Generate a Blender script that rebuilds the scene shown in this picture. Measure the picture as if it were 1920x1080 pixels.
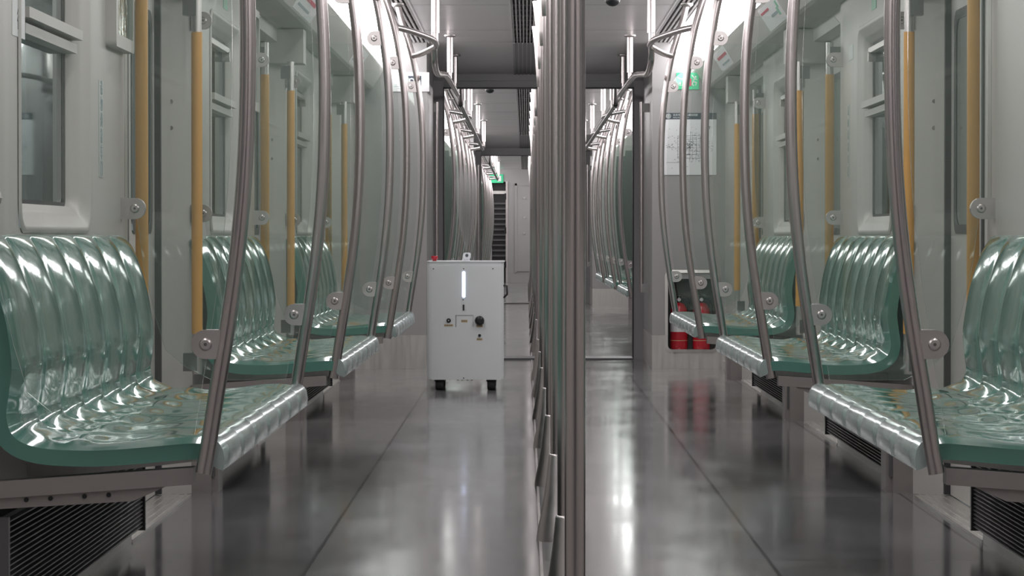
import bpy, math, random
from mathutils import Vector, Matrix
random.seed(7)
for o in list(bpy.data.objects): bpy.data.objects.remove(o)
S = bpy.context.scene
COL = S.collection
PI = math.pi
# ------------------------------------------------------------------ camera
F = 6000.0                                   # focal length in px of a 1920 wide frame
CAMX, CAMZ = -0.09, 0.88
cd = bpy.data.cameras.new('camera'); cd.sensor_width = 36; cd.lens = 36 * F / 1920
cd.clip_start = 0.05; cd.clip_end = 200
cam = bpy.data.objects.new('camera', cd); COL.objects.link(cam)
cam.location = (CAMX, 0, CAMZ)
cam.rotation_euler = (PI / 2 - math.atan(96 / F), 0, math.atan(26 / F))
S.camera = cam
# ------------------------------------------------------------------ world and exposure
W = bpy.data.worlds.new('depot'); S.world = W; W.use_nodes = True
W.node_tree.nodes['Background'].inputs[0].default_value = (0.20, 0.22, 0.23, 1)
W.node_tree.nodes['Background'].inputs[1].default_value = 0.8
S.view_settings.view_transform = 'Standard'; S.view_settings.look = 'None'
S.view_settings.gamma = 1; S.view_settings.exposure = 0.0
try: S.view_settings.use_curve_mapping = False
except Exception: pass
LIGHT_E = 8.0                                # strength of the luminous ceiling covers
# ------------------------------------------------------------------ materials
def setin(b, k, v):
    if k in b.inputs: b.inputs[k].default_value = v
def mat(name, col, rough=0.5, metal=0.0, var=0.0, scale=8.0, bump=0.0, stretch=(1, 1, 1), coat=0.0, spec=0.5, emit=None, es=0.0, rvar=0.0):
    m = bpy.data.materials.new(name); m.use_nodes = True
    nt = m.node_tree; b = nt.nodes['Principled BSDF']
    setin(b, 'Base Color', (*col, 1)); setin(b, 'Roughness', rough); setin(b, 'Metallic', metal)
    setin(b, 'Coat Weight', coat); setin(b, 'Coat Roughness', 0.06); setin(b, 'Specular IOR Level', spec)
    if emit: setin(b, 'Emission Color', (*emit, 1)); setin(b, 'Emission Strength', es)
    tc = nt.nodes.new('ShaderNodeTexCoord'); mp = nt.nodes.new('ShaderNodeMapping')
    mp.inputs['Scale'].default_value = stretch
    nz = nt.nodes.new('ShaderNodeTexNoise'); nz.inputs['Scale'].default_value = scale; nz.inputs['Detail'].default_value = 4
    nt.links.new(tc.outputs['Object'], mp.inputs[0]); nt.links.new(mp.outputs[0], nz.inputs['Vector'])
    mr = nt.nodes.new('ShaderNodeMapRange'); mr.inputs[3].default_value = 1 - var; mr.inputs[4].default_value = 1 + var
    mr.inputs[1].default_value = 0.3; mr.inputs[2].default_value = 0.7
    nt.links.new(nz.outputs[0], mr.inputs[0])
    vm = nt.nodes.new('ShaderNodeVectorMath'); vm.operation = 'SCALE'; vm.inputs[0].default_value = col
    nt.links.new(mr.outputs[0], vm.inputs['Scale']); nt.links.new(vm.outputs[0], b.inputs['Base Color'])
    if rvar:
        r2 = nt.nodes.new('ShaderNodeMapRange'); r2.inputs[1].default_value = 0.3; r2.inputs[2].default_value = 0.7
        r2.inputs[3].default_value = max(0.02, rough - rvar); r2.inputs[4].default_value = rough + rvar
        nt.links.new(nz.outputs[0], r2.inputs[0]); nt.links.new(r2.outputs[0], b.inputs['Roughness'])
    if bump:
        bp = nt.nodes.new('ShaderNodeBump'); bp.inputs['Strength'].default_value = bump; bp.inputs['Distance'].default_value = 0.01
        nt.links.new(nz.outputs[0], bp.inputs['Height']); nt.links.new(bp.outputs[0], b.inputs['Normal'])
    return m
def glassmat(name, tint, gloss=(0.9, 1, 0.95), rough=0.02, base=0.0, film=None, film_amt=0.0, fscale=1.0):
    m = bpy.data.materials.new(name); m.use_nodes = True; nt = m.node_tree
    for n in list(nt.nodes): nt.nodes.remove(n)
    out = nt.nodes.new('ShaderNodeOutputMaterial')
    tr = nt.nodes.new('ShaderNodeBsdfTransparent'); tr.inputs[0].default_value = (*tint, 1)
    gl = nt.nodes.new('ShaderNodeBsdfGlossy'); gl.inputs['Color'].default_value = (*gloss, 1); gl.inputs['Roughness'].default_value = rough
    fr = nt.nodes.new('ShaderNodeFresnel'); fr.inputs['IOR'].default_value = 1.45
    ma = nt.nodes.new('ShaderNodeMath'); ma.operation = 'MULTIPLY_ADD'; ma.inputs[1].default_value = fscale; ma.inputs[2].default_value = base; ma.use_clamp = True
    nt.links.new(fr.outputs[0], ma.inputs[0])
    mx = nt.nodes.new('ShaderNodeMixShader'); nt.links.new(ma.outputs[0], mx.inputs[0])
    src = tr.outputs[0]
    if film:
        df = nt.nodes.new('ShaderNodeBsdfDiffuse'); df.inputs[0].default_value = (*film, 1)
        m2 = nt.nodes.new('ShaderNodeMixShader'); m2.inputs[0].default_value = film_amt
        nt.links.new(tr.outputs[0], m2.inputs[1]); nt.links.new(df.outputs[0], m2.inputs[2]); src = m2.outputs[0]
    nt.links.new(src, mx.inputs[1]); nt.links.new(gl.outputs[0], mx.inputs[2]); nt.links.new(mx.outputs[0], out.inputs[0])
    return m
M = {}
M['wall'] = mat('cream_wall_panel', (0.50, 0.485, 0.46), 0.42, var=0.03, scale=2)
M['endwall'] = mat('grey_end_panel', (0.36, 0.355, 0.355), 0.4, var=0.03, scale=2)
M['ceil'] = mat('satin_ceiling_panel', (0.66, 0.64, 0.645), 0.30, metal=0.12, var=0.04, scale=1.5)
M['frame'] = mat('grey_gangway_frame', (0.22, 0.225, 0.225), 0.35, metal=0.3)
M['steel'] = mat('brushed_steel_tube', (0.56, 0.515, 0.51), 0.28, metal=1.0, var=0.015, scale=1.5, stretch=(1, 1, 0.5))
M['railsteel'] = mat('dull_brown_steel', (0.34, 0.315, 0.305), 0.4, metal=0.6, var=0.05, scale=5)
M['darksteel'] = mat('dark_steel_tube', (0.22, 0.21, 0.21), 0.35, metal=1.0)  # same tube steel, with the shade of its underside put into the colour
M['plate'] = mat('steel_plate', (0.58, 0.55, 0.54), 0.36, metal=1.0, var=0.05, scale=12, rvar=0.05)
M['panelsteel'] = mat('brushed_steel_panel', (0.70, 0.685, 0.66), 0.34, metal=0.8, var=0.06, scale=5, stretch=(12, 1, 1), rvar=0.06)
M['dark'] = mat('black_recess', (0.02, 0.02, 0.021), 0.6)
M['rubber'] = mat('black_rubber', (0.03, 0.03, 0.032), 0.55, var=0.1)
M['grille'] = mat('dark_grille_slat', (0.13, 0.13, 0.13), 0.4, metal=0.4)
M['ceilgrille'] = mat('ceiling_grille_slat', (0.40, 0.39, 0.39), 0.35, metal=0.5)
M['mint'] = mat('mint_green_seat', (0.095, 0.24, 0.195), 0.10, var=0.04, scale=5, coat=0.35, bump=0.015, rvar=0.02)
M['edge'] = mat('worn_silver_seat_edge', (0.46, 0.56, 0.545), 0.2, metal=0.55, var=0.10, scale=14, rvar=0.06, bump=0.06)
M['yellow'] = mat('yellow_grip_sleeve', (0.72, 0.36, 0.075), 0.45, var=0.04)
M['white'] = mat('white_paint', (0.76, 0.785, 0.80), 0.38, var=0.015, scale=3)
M['whiteplastic'] = mat('white_plastic', (0.80, 0.82, 0.85), 0.35)
M['paper'] = mat('white_paper', (0.78, 0.79, 0.80), 0.5)
M['mappaper'] = mat('map_paper', (0.82, 0.84, 0.86), 0.45)
M['navy'] = mat('navy_print', (0.045, 0.06, 0.085), 0.5)
M['ink'] = mat('grey_ink', (0.10, 0.11, 0.12), 0.6)
M['paleink'] = mat('pale_blue_ink', (0.30, 0.38, 0.40), 0.6)
M['tan'] = mat('tan_label', (0.55, 0.43, 0.24), 0.5)
M['red'] = mat('red_paint', (0.50, 0.015, 0.03), 0.3, coat=0.4)
M['redprint'] = mat('red_print', (0.55, 0.08, 0.12), 0.5)
M['green'] = mat('green_sign', (0.03, 0.42, 0.20), 0.35)
M['greenprint'] = mat('pale_green_print', (0.25, 0.55, 0.38), 0.5)
M['whiteprint'] = mat('white_print', (0.8, 0.86, 0.83), 0.5)
M['black'] = mat('black_plastic', (0.015, 0.016, 0.018), 0.35)
M['diffuser'] = mat('luminous_diffuser', (0.9, 0.88, 0.88), 0.4, emit=(1.0, 0.955, 0.965), es=LIGHT_E)
M['led'] = mat('blue_white_led', (0.8, 0.85, 1), 0.4, emit=(0.62, 0.70, 1.0), es=2.2)
M['exitlit'] = mat('lit_green_exit_sign', (0.05, 0.5, 0.25), 0.4, emit=(0.02, 0.5, 0.2), es=0.25)
M['glass'] = glassmat('green_partition_glass', (0.968, 0.984, 0.975), film=(0.50, 0.60, 0.55), film_amt=0.03, fscale=1.0)
M['glassedge'] = mat('pale_glass_edge', (0.42, 0.55, 0.49), 0.15, spec=0.8)
M['pane'] = glassmat('window_glass', (0.62, 0.68, 0.68), gloss=(0.6, 0.64, 0.64), base=0.02, fscale=0.7)
M['mirror'] = mat('glossy_display_glass', (0.35, 0.42, 0.40), 0.05, metal=0.9, bump=0.35, scale=9, stretch=(1, 3, 0.6))
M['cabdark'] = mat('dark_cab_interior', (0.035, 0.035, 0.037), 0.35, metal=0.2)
# floor: grey vinyl tiles, semi gloss, faint seams and mottling
def floormat():
    m = bpy.data.materials.new('grey_vinyl_floor'); m.use_nodes = True; nt = m.node_tree; b = nt.nodes['Principled BSDF']
    L = nt.links.new; N = nt.nodes.new
    tc = N('ShaderNodeTexCoord'); mp = N('ShaderNodeMapping'); mp.inputs['Rotation'].default_value = (0, 0, PI / 2); mp.inputs['Location'].default_value = (0.3, 0.05, 0)
    L(tc.outputs['Object'], mp.inputs[0])
    br = N('ShaderNodeTexBrick'); br.offset = 0; br.inputs['Scale'].default_value = 1.0
    br.inputs['Brick Width'].default_value = 2.1; br.inputs['Row Height'].default_value = 0.62; br.inputs['Mortar Size'].default_value = 0.006
    br.inputs['Mortar Smooth'].default_value = 0.2
    br.inputs['Color1'].default_value = (0.15, 0.152, 0.157, 1); br.inputs['Color2'].default_value = (0.215, 0.212, 0.21, 1); br.inputs['Mortar'].default_value = (0.04, 0.04, 0.04, 1)
    L(mp.outputs[0], br.inputs['Vector'])
    nz = N('ShaderNodeTexNoise'); nz.inputs['Scale'].default_value = 2.3; nz.inputs['Detail'].default_value = 6
    mp2 = N('ShaderNodeMapping'); mp2.inputs['Scale'].default_value = (1.6, 0.5, 1); L(tc.outputs['Object'], mp2.inputs[0]); L(mp2.outputs[0], nz.inputs['Vector'])
    mr = N('ShaderNodeMapRange'); mr.inputs[1].default_value = 0.3; mr.inputs[2].default_value = 0.7; mr.inputs[3].default_value = 0.82; mr.inputs[4].default_value = 1.18
    L(nz.outputs[0], mr.inputs[0])
    vm = N('ShaderNodeVectorMath'); vm.operation = 'SCALE'; L(br.outputs[0], vm.inputs[0]); L(mr.outputs[0], vm.inputs['Scale']); L(vm.outputs[0], b.inputs['Base Color'])
    r = N('ShaderNodeMapRange'); r.inputs[1].default_value = 0.3; r.inputs[2].default_value = 0.7; r.inputs[3].default_value = 0.09; r.inputs[4].default_value = 0.17
    L(nz.outputs[0], r.inputs[0]); L(r.outputs[0], b.inputs['Roughness']); setin(b, 'Specular IOR Level', 0.5)
    return m
M['floor'] = floormat()

# ------------------------------------------------------------------ mesh builder
class MB:
    def __init__(s): s.v = []; s.f = []; s.sm = []; s.mi = []
    def add(s, vs, fs, smooth=False, mi=0):
        o = len(s.v); s.v += [tuple(v) for v in vs]
        for f in fs: s.f.append([o + i for i in f]); s.sm.append(smooth); s.mi.append(mi)
    def box(s, x0, x1, y0, y1, z0, z1, mi=0):
        x0, x1 = sorted((x0, x1)); y0, y1 = sorted((y0, y1)); z0, z1 = sorted((z0, z1))
        vs = [(x0, y0, z0), (x1, y0, z0), (x1, y1, z0), (x0, y1, z0), (x0, y0, z1), (x1, y0, z1), (x1, y1, z1), (x0, y1, z1)]
        s.add(vs, [(0, 3, 2, 1), (4, 5, 6, 7), (0, 1, 5, 4), (1, 2, 6, 5), (2, 3, 7, 6), (3, 0, 4, 7)], mi=mi); return s
    def tube(s, pts, r, n=16, caps=True, rs=None):
        pts = [Vector(p) for p in pts]; rings = []; up = None
        for i, p in enumerate(pts):
            a = pts[max(0, i - 1)]; b = pts[min(len(pts) - 1, i + 1)]; t = (b - a).normalized()
            if up is None: up = Vector((0, 1, 0)) if abs(t.y) < 0.9 else Vector((0, 0, 1))
            u = (up - t * up.dot(t)).normalized(); w = t.cross(u); up = u
            rr = rs[i] if rs else r
            rings.append([p + (u * math.cos(2 * PI * k / n) + w * math.sin(2 * PI * k / n)) * rr for k in range(n)])
        vs = [q for R in rings for q in R]; fs = []
        for i in range(len(rings) - 1):
            for k in range(n):
                a = i * n + k; b = i * n + (k + 1) % n; fs.append((a, b, b + n, a + n))
        s.add(vs, fs, True)
        if caps:
            s.add(rings[0], [tuple(range(n - 1, -1, -1))]); s.add(rings[-1], [tuple(range(n))])
        return s
    def lathe(s, prof, c=(0, 0, 0), n=28, axis='Z', smooth=True):
        rings = []
        for r, h in prof:
            R = []
            for k in range(n):
                a = 2 * PI * k / n; x, y = r * math.cos(a), r * math.sin(a)
                q = {'Z': (x, y, h), 'Y': (x, h, y), 'X': (h, x, y)}[axis]
                R.append((q[0] + c[0], q[1] + c[1], q[2] + c[2]))
            rings.append(R)
        vs = [q for R in rings for q in R]; fs = []
        for i in range(len(rings) - 1):
            for k in range(n):
                a = i * n + k; b = i * n + (k + 1) % n; fs.append((a, b, b + n, a + n))
        s.add(vs, fs, smooth); s.add(rings[0], [tuple(range(n - 1, -1, -1))]); s.add(rings[-1], [tuple(range(n))]); return s
    def prism(s, poly, a0, a1, axis='Y', smooth=False, mi=0, edge_mi=None):
        """poly: 2D points; axis Y -> (x,z), axis X -> (y,z), axis Z -> (x,y)"""
        def P(p, a): return {'Y': (p[0], a, p[1]), 'X': (a, p[0], p[1]), 'Z': (p[0], p[1], a)}[axis]
        n = len(poly); vs = [P(p, a0) for p in poly] + [P(p, a1) for p in poly]
        s.add(vs, [tuple(range(n)), tuple(range(2 * n - 1, n - 1, -1))], False, mi)
        s.add(vs, [(i, (i + 1) % n, (i + 1) % n + n, i + n) for i in range(n)], smooth, mi if edge_mi is None else edge_mi); return s
    def build(s, name, m, parent=None):
        me = bpy.data.meshes.new(name); me.from_pydata(s.v, [], s.f)
        ms = m if isinstance(m, (list, tuple)) else [m]
        for q in ms: me.materials.append(q)
        me.polygons.foreach_set('use_smooth', s.sm); me.polygons.foreach_set('material_index', s.mi)
        import bmesh
        bm = bmesh.new(); bm.from_mesh(me); bmesh.ops.recalc_face_normals(bm, faces=bm.faces); bm.to_mesh(me); bm.free()
        me.update()
        o = bpy.data.objects.new(name, me); COL.objects.link(o)
        if parent: o.parent = parent
        return o
def rrect(x0, x1, z0, z1, r, n=6):
    pts = []
    for cx, cz, a0 in ((x1 - r, z1 - r, 0), (x0 + r, z1 - r, PI / 2), (x0 + r, z0 + r, PI), (x1 - r, z0 + r, 1.5 * PI)):
        for k in range(n + 1):
            a = a0 + PI / 2 * k / n; pts.append((cx + r * math.cos(a), cz + r * math.sin(a)))
    return pts
def tag(o, label=None, cat=None, group=None, kind=None):
    if label: o['label'] = label
    if cat: o['category'] = cat
    if group: o['group'] = group
    if kind: o['kind'] = kind
    return o
def empty(name, loc, label=None, cat=None, group=None, kind=None):
    o = bpy.data.objects.new(name, None); COL.objects.link(o); o.location = loc; o.empty_display_size = 0.1
    return tag(o, label, cat, group, kind)
def kids(o): return [c for c in bpy.data.objects if c.parent == o]
def copy_tree(o, parent=None):
    c = o.copy(); COL.objects.link(c); c.parent = parent
    for ch in kids(o): copy_tree(ch, c)
    return c
def spline(pts, n):
    """Catmull-Rom through points of any dimension, n samples per span"""
    P = [tuple(2 * a - b for a, b in zip(pts[0], pts[1]))] + list(pts) + [tuple(2 * a - b for a, b in zip(pts[-1], pts[-2]))]
    out = []
    for i in range(1, len(P) - 2):
        for k in range(n):
            t = k / n
            out.append(tuple(0.5 * (2 * b + (c - a) * t + (2 * a - 5 * b + 4 * c - d) * t * t + (3 * b - 3 * c + d - a) * t ** 3)
                             for a, b, c, d in zip(P[i - 1], P[i], P[i + 1], P[i + 2])))
    out.append(tuple(pts[-1])); return out
def text_mesh(txt, size, m, parent, loc, rot, name='lettering', align='CENTER', ext=0.0004):
    cu = bpy.data.curves.new('t', 'FONT'); cu.body = txt; cu.size = size; cu.align_x = align; cu.align_y = 'CENTER'; cu.extrude = ext
    t = bpy.data.objects.new('t', cu); COL.objects.link(t)
    dg = bpy.context.evaluated_depsgraph_get(); me = bpy.data.meshes.new_from_object(t.evaluated_get(dg))
    bpy.data.objects.remove(t); me.materials.clear(); me.materials.append(m)
    o = bpy.data.objects.new(name, me); COL.objects.link(o); o.parent = parent; o.location = loc; o.rotation_euler = rot
    return o
def struct(o): o['kind'] = 'structure'; return o

# ------------------------------------------------------------------ dimensions of the train
WX, DX, ZC = 1.235, 1.34, 2.17               # wall face, door face, ceiling height
BAYS = [7.80, 12.18, 16.50]                  # bench centres in the first car
DOORS = [5.45, 9.95, 14.25, 18.65]
SL = 2.45                                    # bench length
CARS = [dict(y0=2.9, y1=21.3, off=0.0), dict(y0=23.15, y1=40.4, off=18.9), dict(y0=42.0, y1=61.2, off=37.8)]
SIDES = [(-1, 'left'), (1, 'right')]
NEARN = ['nearest', 'middle', 'farthest']

# ------------------------------------------------------------------ setting: floor, ceiling, walls
f = MB().box(-1.36, 1.36, -3, 62, -0.06, 0).build('floor', M['floor']); struct(f)
t = MB().box(-0.052, -0.044, 2.9, 61, 0, 0.0015)
struct(t.build('trim_1', M['plate']))
for ci, c in enumerate(CARS):
    y0, y1, off = c['y0'], c['y1'], c['off']
    yt0 = y0 if ci else -3
    b = MB()
    # flat ceiling pieces leave slots for grilles
    for xa, xb in ((-0.735, -0.178), (0.178, 0.735)): b.box(xa, xb, yt0, y1, ZC, ZC + 0.04)
    b.box(-1.4, 1.4, yt0, y1, ZC + 0.10, ZC + 0.13)
    cl = b.build('ceiling', M['ceil']); struct(cl)
    # joints of ceiling panels
    j = MB()
    y = yt0 + 1.2
    while y < y1:
        for xa, xb in ((-0.735, -0.178), (0.178, 0.735)): j.box(xa, xb, y, y + 0.006, ZC - 0.0006, ZC + 0.002)
        y += 2.18
    o = j.build('panel_joint', M['grille'], cl)
    for sx, sn in SIDES:
        b = MB()
        def X(a, bb, *r): b.box(sx * a, sx * bb, *r)
        dz = [(d + off - 0.75, d + off + 0.85) for d in DOORS if y0 + 0.3 < d + off - 0.75 and d + off + .85 < y1]
        wins = [(w + off - 0.58, w + off + 0.59) for w in BAYS]
        # solid runs between doors with window holes
        segs = []; cur = yt0
        for a, e in dz: segs.append((cur, a)); cur = e + 0.18
        segs.append((cur, y1))
        for a, e in segs:
            ww = [w for w in wins if a < w[0] and w[1] < e]
            cuts = [a] + [q for w in ww for q in w] + [e]
            for i in range(len(cuts) - 1):
                ya, yb = cuts[i], cuts[i + 1]
                if any(abs(w[0] - ya) < 1e-6 for w in ww):
                    X(WX, DX + 0.06, ya, yb, 0, 0.90); X(WX, DX + 0.06, ya, yb, 1.70, 1.88)
                else: X(WX, DX + 0.06, ya, yb, 0, 1.88)
        for a, e in dz: X(WX + 0.03, DX + 0.06, a, e + 0.18, 1.80, 1.88)
        wl = b.build('wall_' + sn, M['wall']); struct(wl)
        # cant panel with soffit, above everything
        poly = [(sx * x, z) for x, z in ((1.40, 1.865), (1.125, 1.865), (1.108, 1.872), (1.035, 1.985), (1.045, 2.0), (1.40, 2.03))]
        struct(MB().prism(poly, yt0, y1).build('trim_4', M['wall']))
        MB().prism([(sx * 1.036, 1.984), (sx * 1.030, 1.992), (sx * 1.042, 2.004), (sx * 1.05, 1.995)], yt0, y1).build('trim_5', M['panelsteel'])['kind'] = 'structure'
        # stainless skirting
        sk = MB(); cur = yt0
        for a, e in segs: sk.box(sx * 1.225, sx * 1.24, a, e, 0, 0.055)
        struct(sk.build('baseboard_' + sn, M['panelsteel']))
        for a, e in dz:
            th = MB().box(sx * 1.222, sx * DX, a, e, 0, 0.008)
            for k in range(4): th.box(sx * (1.235 + 0.025 * k), sx * (1.242 + 0.025 * k), a, e, 0.008, 0.011)
            struct(th.build('trim_2', M['panelsteel']))

# ------------------------------------------------------------------ end walls and gangways
def endwall(yf, depth, facing, ci, map_side=True):
    """cabinet pair with a face looking at the camera at y=yf"""
    for sx, sn in SIDES:
        b = MB(); hole = (sx > 0 and map_side)
        ya, yb = yf, yf + depth
        def X(xa, xb, za, zb, q=0): b.box(sx * xa, sx * xb, ya, yb, za, zb, mi=q)
        if hole:
            X(0.75, 0.85, 0.225, 2.28); X(1.18, 1.40, 0.225, 2.28); X(0.85, 1.18, 0.60, 2.28); X(0.75, 0.85, 0, 0.225, 1); X(1.18, 1.40, 0, 0.225, 1); X(0.85, 1.18, 0, 0.125, 1)
            b.box(sx * 0.85, sx * 1.18, yf + 0.3, yb, 0.12, 0.60, mi=2)
        else:
            X(0.75, 1.40, 0.225, 2.28); X(0.75, 1.40, 0, 0.225, 1)
        o = b.build('wall_end_' + sn, [M['endwall'], M['panelsteel'], M['grille']]); struct(o)
        if hole:
            fr = MB(); P = []
            # U shaped lip round the recess
            inner = rrect(0.855, 1.175, 0.13, 0.64, 0.03); outer = rrect(0.835, 1.195, 0.11, 0.66, 0.045)
            n = len(inner); vs = [(x, yf - 0.008, z) for x, z in outer] + [(x, yf - 0.012, z) for x, z in inner] + [(x, yf + 0.02, z) for x, z in inner]
            fr.add(vs, [(i, (i + 1) % n, (i + 1) % n + n, i + n) for i in range(n)], True)
            fr.add(vs, [(i + n, (i + 1) % n + n, (i + 1) % n + 2 * n, i + 2 * n) for i in range(n)], True)
            fr.build('recess_lip', M['panelsteel'], o)
        # grab rail on the inner face of the cabinet
        h = empty('gangway_handrail', (sx * 0.70, yf + 0.55, 0.50), f'vertical steel handrail on the {sn} pillar of the ' + ['first', 'second'][ci] + ' gangway opening', 'handrail')
        MB().tube([(0, 0, 0), (0, 0, 1.30)], 0.0135).build('rail_tube', M['steel'], h)
        for z in (0.03, 1.26): MB().box(-0.02 if sx < 0 else 0, 0.05 if sx > 0 else 0.0, -0.02, 0.02, z - 0.03, z + 0.03).build('bracket', M['endwall'], h)
def gangway(ya, yb, ci):
    # sloping vestibule ceiling, header frame, jambs, bellows side walls
    yf = ya + 1.6
    b = MB(); b.prism([(ya, ZC), (yf, 2.045), (yf, 2.28), (ya, 2.28)], -0.75, 0.75, 'X')
    v = b.build('ceiling_vestibule', M['ceil']); struct(v)
    g = MB()
    for k in range(13):
        x = -0.168 + k * 0.028
        g.prism([(ya, ZC - 0.001), (yf, 2.044), (yf, 2.038), (ya, ZC - 0.007)], x - 0.004, x + 0.004, 'X')
    g.build('grille_slat', M['ceilgrille'], v)
    MB().prism([(ya, ZC - 0.0005), (yf, 2.0445), (yf, 2.05), (ya, ZC + 0.01)], -0.175, 0.175, 'X').build('grille_backing', M['frame'], v)
    fr = MB(); fr.box(-0.78, 0.78, yf, yf + 0.12, 1.995, 2.05); fr.box(-0.74, 0.74, yf + 0.02, yf + 0.14, 1.95, 1.995)
    jb = MB().box(-0.78, -0.68, yf, yf + 0.12, 0, 1.995); jb.box(0.68, 0.78, yf, yf + 0.12, 0, 1.995)
    fo = fr.build('gangway_frame', M['frame']); tag(fo, 'dark grey frame around the ' + ['first', 'second'][ci] + ' opening between carriages', 'door frame', kind='structure')
    fo.name = 'door_frame'
    jb.build('jamb', M['endwall'], fo)
    s = MB(); s.box(0.675, 0.681, yf - 0.004, yf + 0.15, 0.0, 1.95); s.box(-0.681, -0.675, yf - 0.004, yf + 0.15, 0.0, 1.95)
    s.box(-0.68, 0.68, yf - 0.004, yf + 0.15, 1.943, 1.949)
    s.build('rubber_seal', M['rubber'], fo)
    w = MB()
    for sx in (-1, 1):
        for k in range(int((yb - yf) / 0.06)): w.box(sx * 0.74, sx * (0.80 if k % 2 else 0.86), yf + 0.12 + k * 0.06, yf + 0.18 + k * 0.06, 0, 2.2)
        w.box(sx * 0.75, sx * 1.4, yb - 0.02, yb + 0.25, 0, 2.28)
    w.box(-0.9, 0.9, yf + 0.1, yb + 0.2, 2.18, 2.26)
    struct(w.build('wall_gangway', M['endwall']))
    t = MB(); t.box(-0.68, 0.68, yf - 0.03, yf + 0.30, 0, 0.012); t.box(-0.68, 0.68, yf + 0.33, yf + 0.5, 0, 0.008)
    struct(t.build('trim_3', M['grille']))
endwall(21.3, 1.62, 1, 0); gangway(21.3, 23.15, 0)
endwall(40.4, 1.62, 1, 1, map_side=False); gangway(40.4, 42.25, 1)
# near end wall of the first car (just outside the view) and an unseen cap added behind the camera to contain light
b = MB()
for sx in (-1, 1): b.box(sx * 0.75, sx * 1.4, 2.5, 2.9, 0, 2.28)
struct(b.build('wall_near', M['endwall']))
struct(MB().box(-1.4, 1.4, -3.05, -3.0, 0, 2.3).build('wall_back', M['endwall']))

# ------------------------------------------------------------------ far end wall with cab door
YE = 61.2
b = MB(); b.box(-1.4, -0.74, YE, YE + 0.1, 0, 2.3); b.box(-0.47, 1.4, YE, YE + 0.1, 0, 2.3); b.box(-0.74, -0.47, YE, YE + 0.1, 1.93, 2.3)
struct(b.build('wall_far', M['endwall']))
d = MB()
for sx in (0,): d.box(-0.475, -0.435, YE - 0.02, YE + 0.02, 0.0, 1.94)
dd = struct(d.build('door_1', M['plate']))
hg = MB()
for z in (0.35, 1.0, 1.65): hg.box(-0.50, -0.465, YE - 0.04, YE, z - 0.06, z + 0.06)
hg.build('hinge', M['black'], dd)
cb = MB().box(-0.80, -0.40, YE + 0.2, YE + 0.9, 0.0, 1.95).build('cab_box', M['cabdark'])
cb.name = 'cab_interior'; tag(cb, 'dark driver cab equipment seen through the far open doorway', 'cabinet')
sl = MB()
for k in range(13): sl.box(-0.74, -0.47, YE + 0.14, YE + 0.2, 0.30 + k * 0.1, 0.335 + k * 0.1)
sl.build('louver_slat', M['grille'], cb)
MB().box(-0.74, -0.47, YE + 0.12, YE + 0.2, 1.70, 1.76).build('bright_ledge', M['panelsteel'], cb)  # pale bar stands in for a bright reflection in the cab doorway
d2 = MB(); d2.box(-0.26, 0.30, YE - 0.02, YE, 0.22, 1.86)
d2o = struct(d2.build('door_2', M['endwall']))
fm = MB(); fm.box(-0.30, 0.34, YE - 0.03, YE, 1.86, 1.90); fm.box(-0.30, -0.26, YE - 0.03, YE, 0.2, 1.9); fm.box(0.30, 0.34, YE - 0.03, YE, 0.2, 1.9)
fm.build('frame', M['endwall'], d2o)
kn = MB()
for z in (0.95, 1.25, 1.62): kn.lathe([(0.018, 0), (0.018, -0.02)], (-0.12, YE - 0.02, z), 12, 'Y')
kn.build('lock', M['plate'], d2o)

# ------------------------------------------------------------------ ceiling grilles
def long_grille(x0, x1, y0, y1, z, n, label, cross=0.42, zt=None):
    r = empty('ceiling_vent', ((x0 + x1) / 2, y0, z), label, 'vent')
    L = y1 - y0; w = x1 - x0
    for k in range(n):
        x = -w / 2 + w * (k + 0.5) / n
        MB().box(x - w / n * 0.24, x + w / n * 0.24, 0, L, 0.0, 0.02).build('slat', M['ceilgrille'], r)
    c = MB().box(-w / 2, w / 2, 0, L, 0.03, 0.04); y = 0.1
    while y < L: c.box(-w / 2, w / 2, y, y + 0.025, 0.018, 0.031, mi=1); y += cross
    c.build('ribbed_backing', [M['dark'], M['ceilgrille']], r)
    fr = MB(); fr.box(-w / 2 - 0.006, -w / 2 + 0.004, 0, L, -0.003, 0.035); fr.box(w / 2 - 0.004, w / 2 + 0.006, 0, L, -0.003, 0.035)
    fr.build('rim', M['ceil'], r)
carname = ['near carriage', 'second carriage', 'third carriage']
for ci, c in enumerate(CARS):
    yt0 = c['y0'] if ci else -3
    long_grille(-0.178, 0.178, yt0, c['y1'], ZC, 17, f'dark slatted air grille along the middle of the {carname[ci]} ceiling')
    for sx, sn in SIDES:
        xa, xb = sorted((sx * 0.735, sx * 0.872))
        long_grille(xa, xb, yt0, c['y1'], ZC, 5, f'narrow slatted air grille beside the {sn} light strip of the {carname[ci]}')

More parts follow.
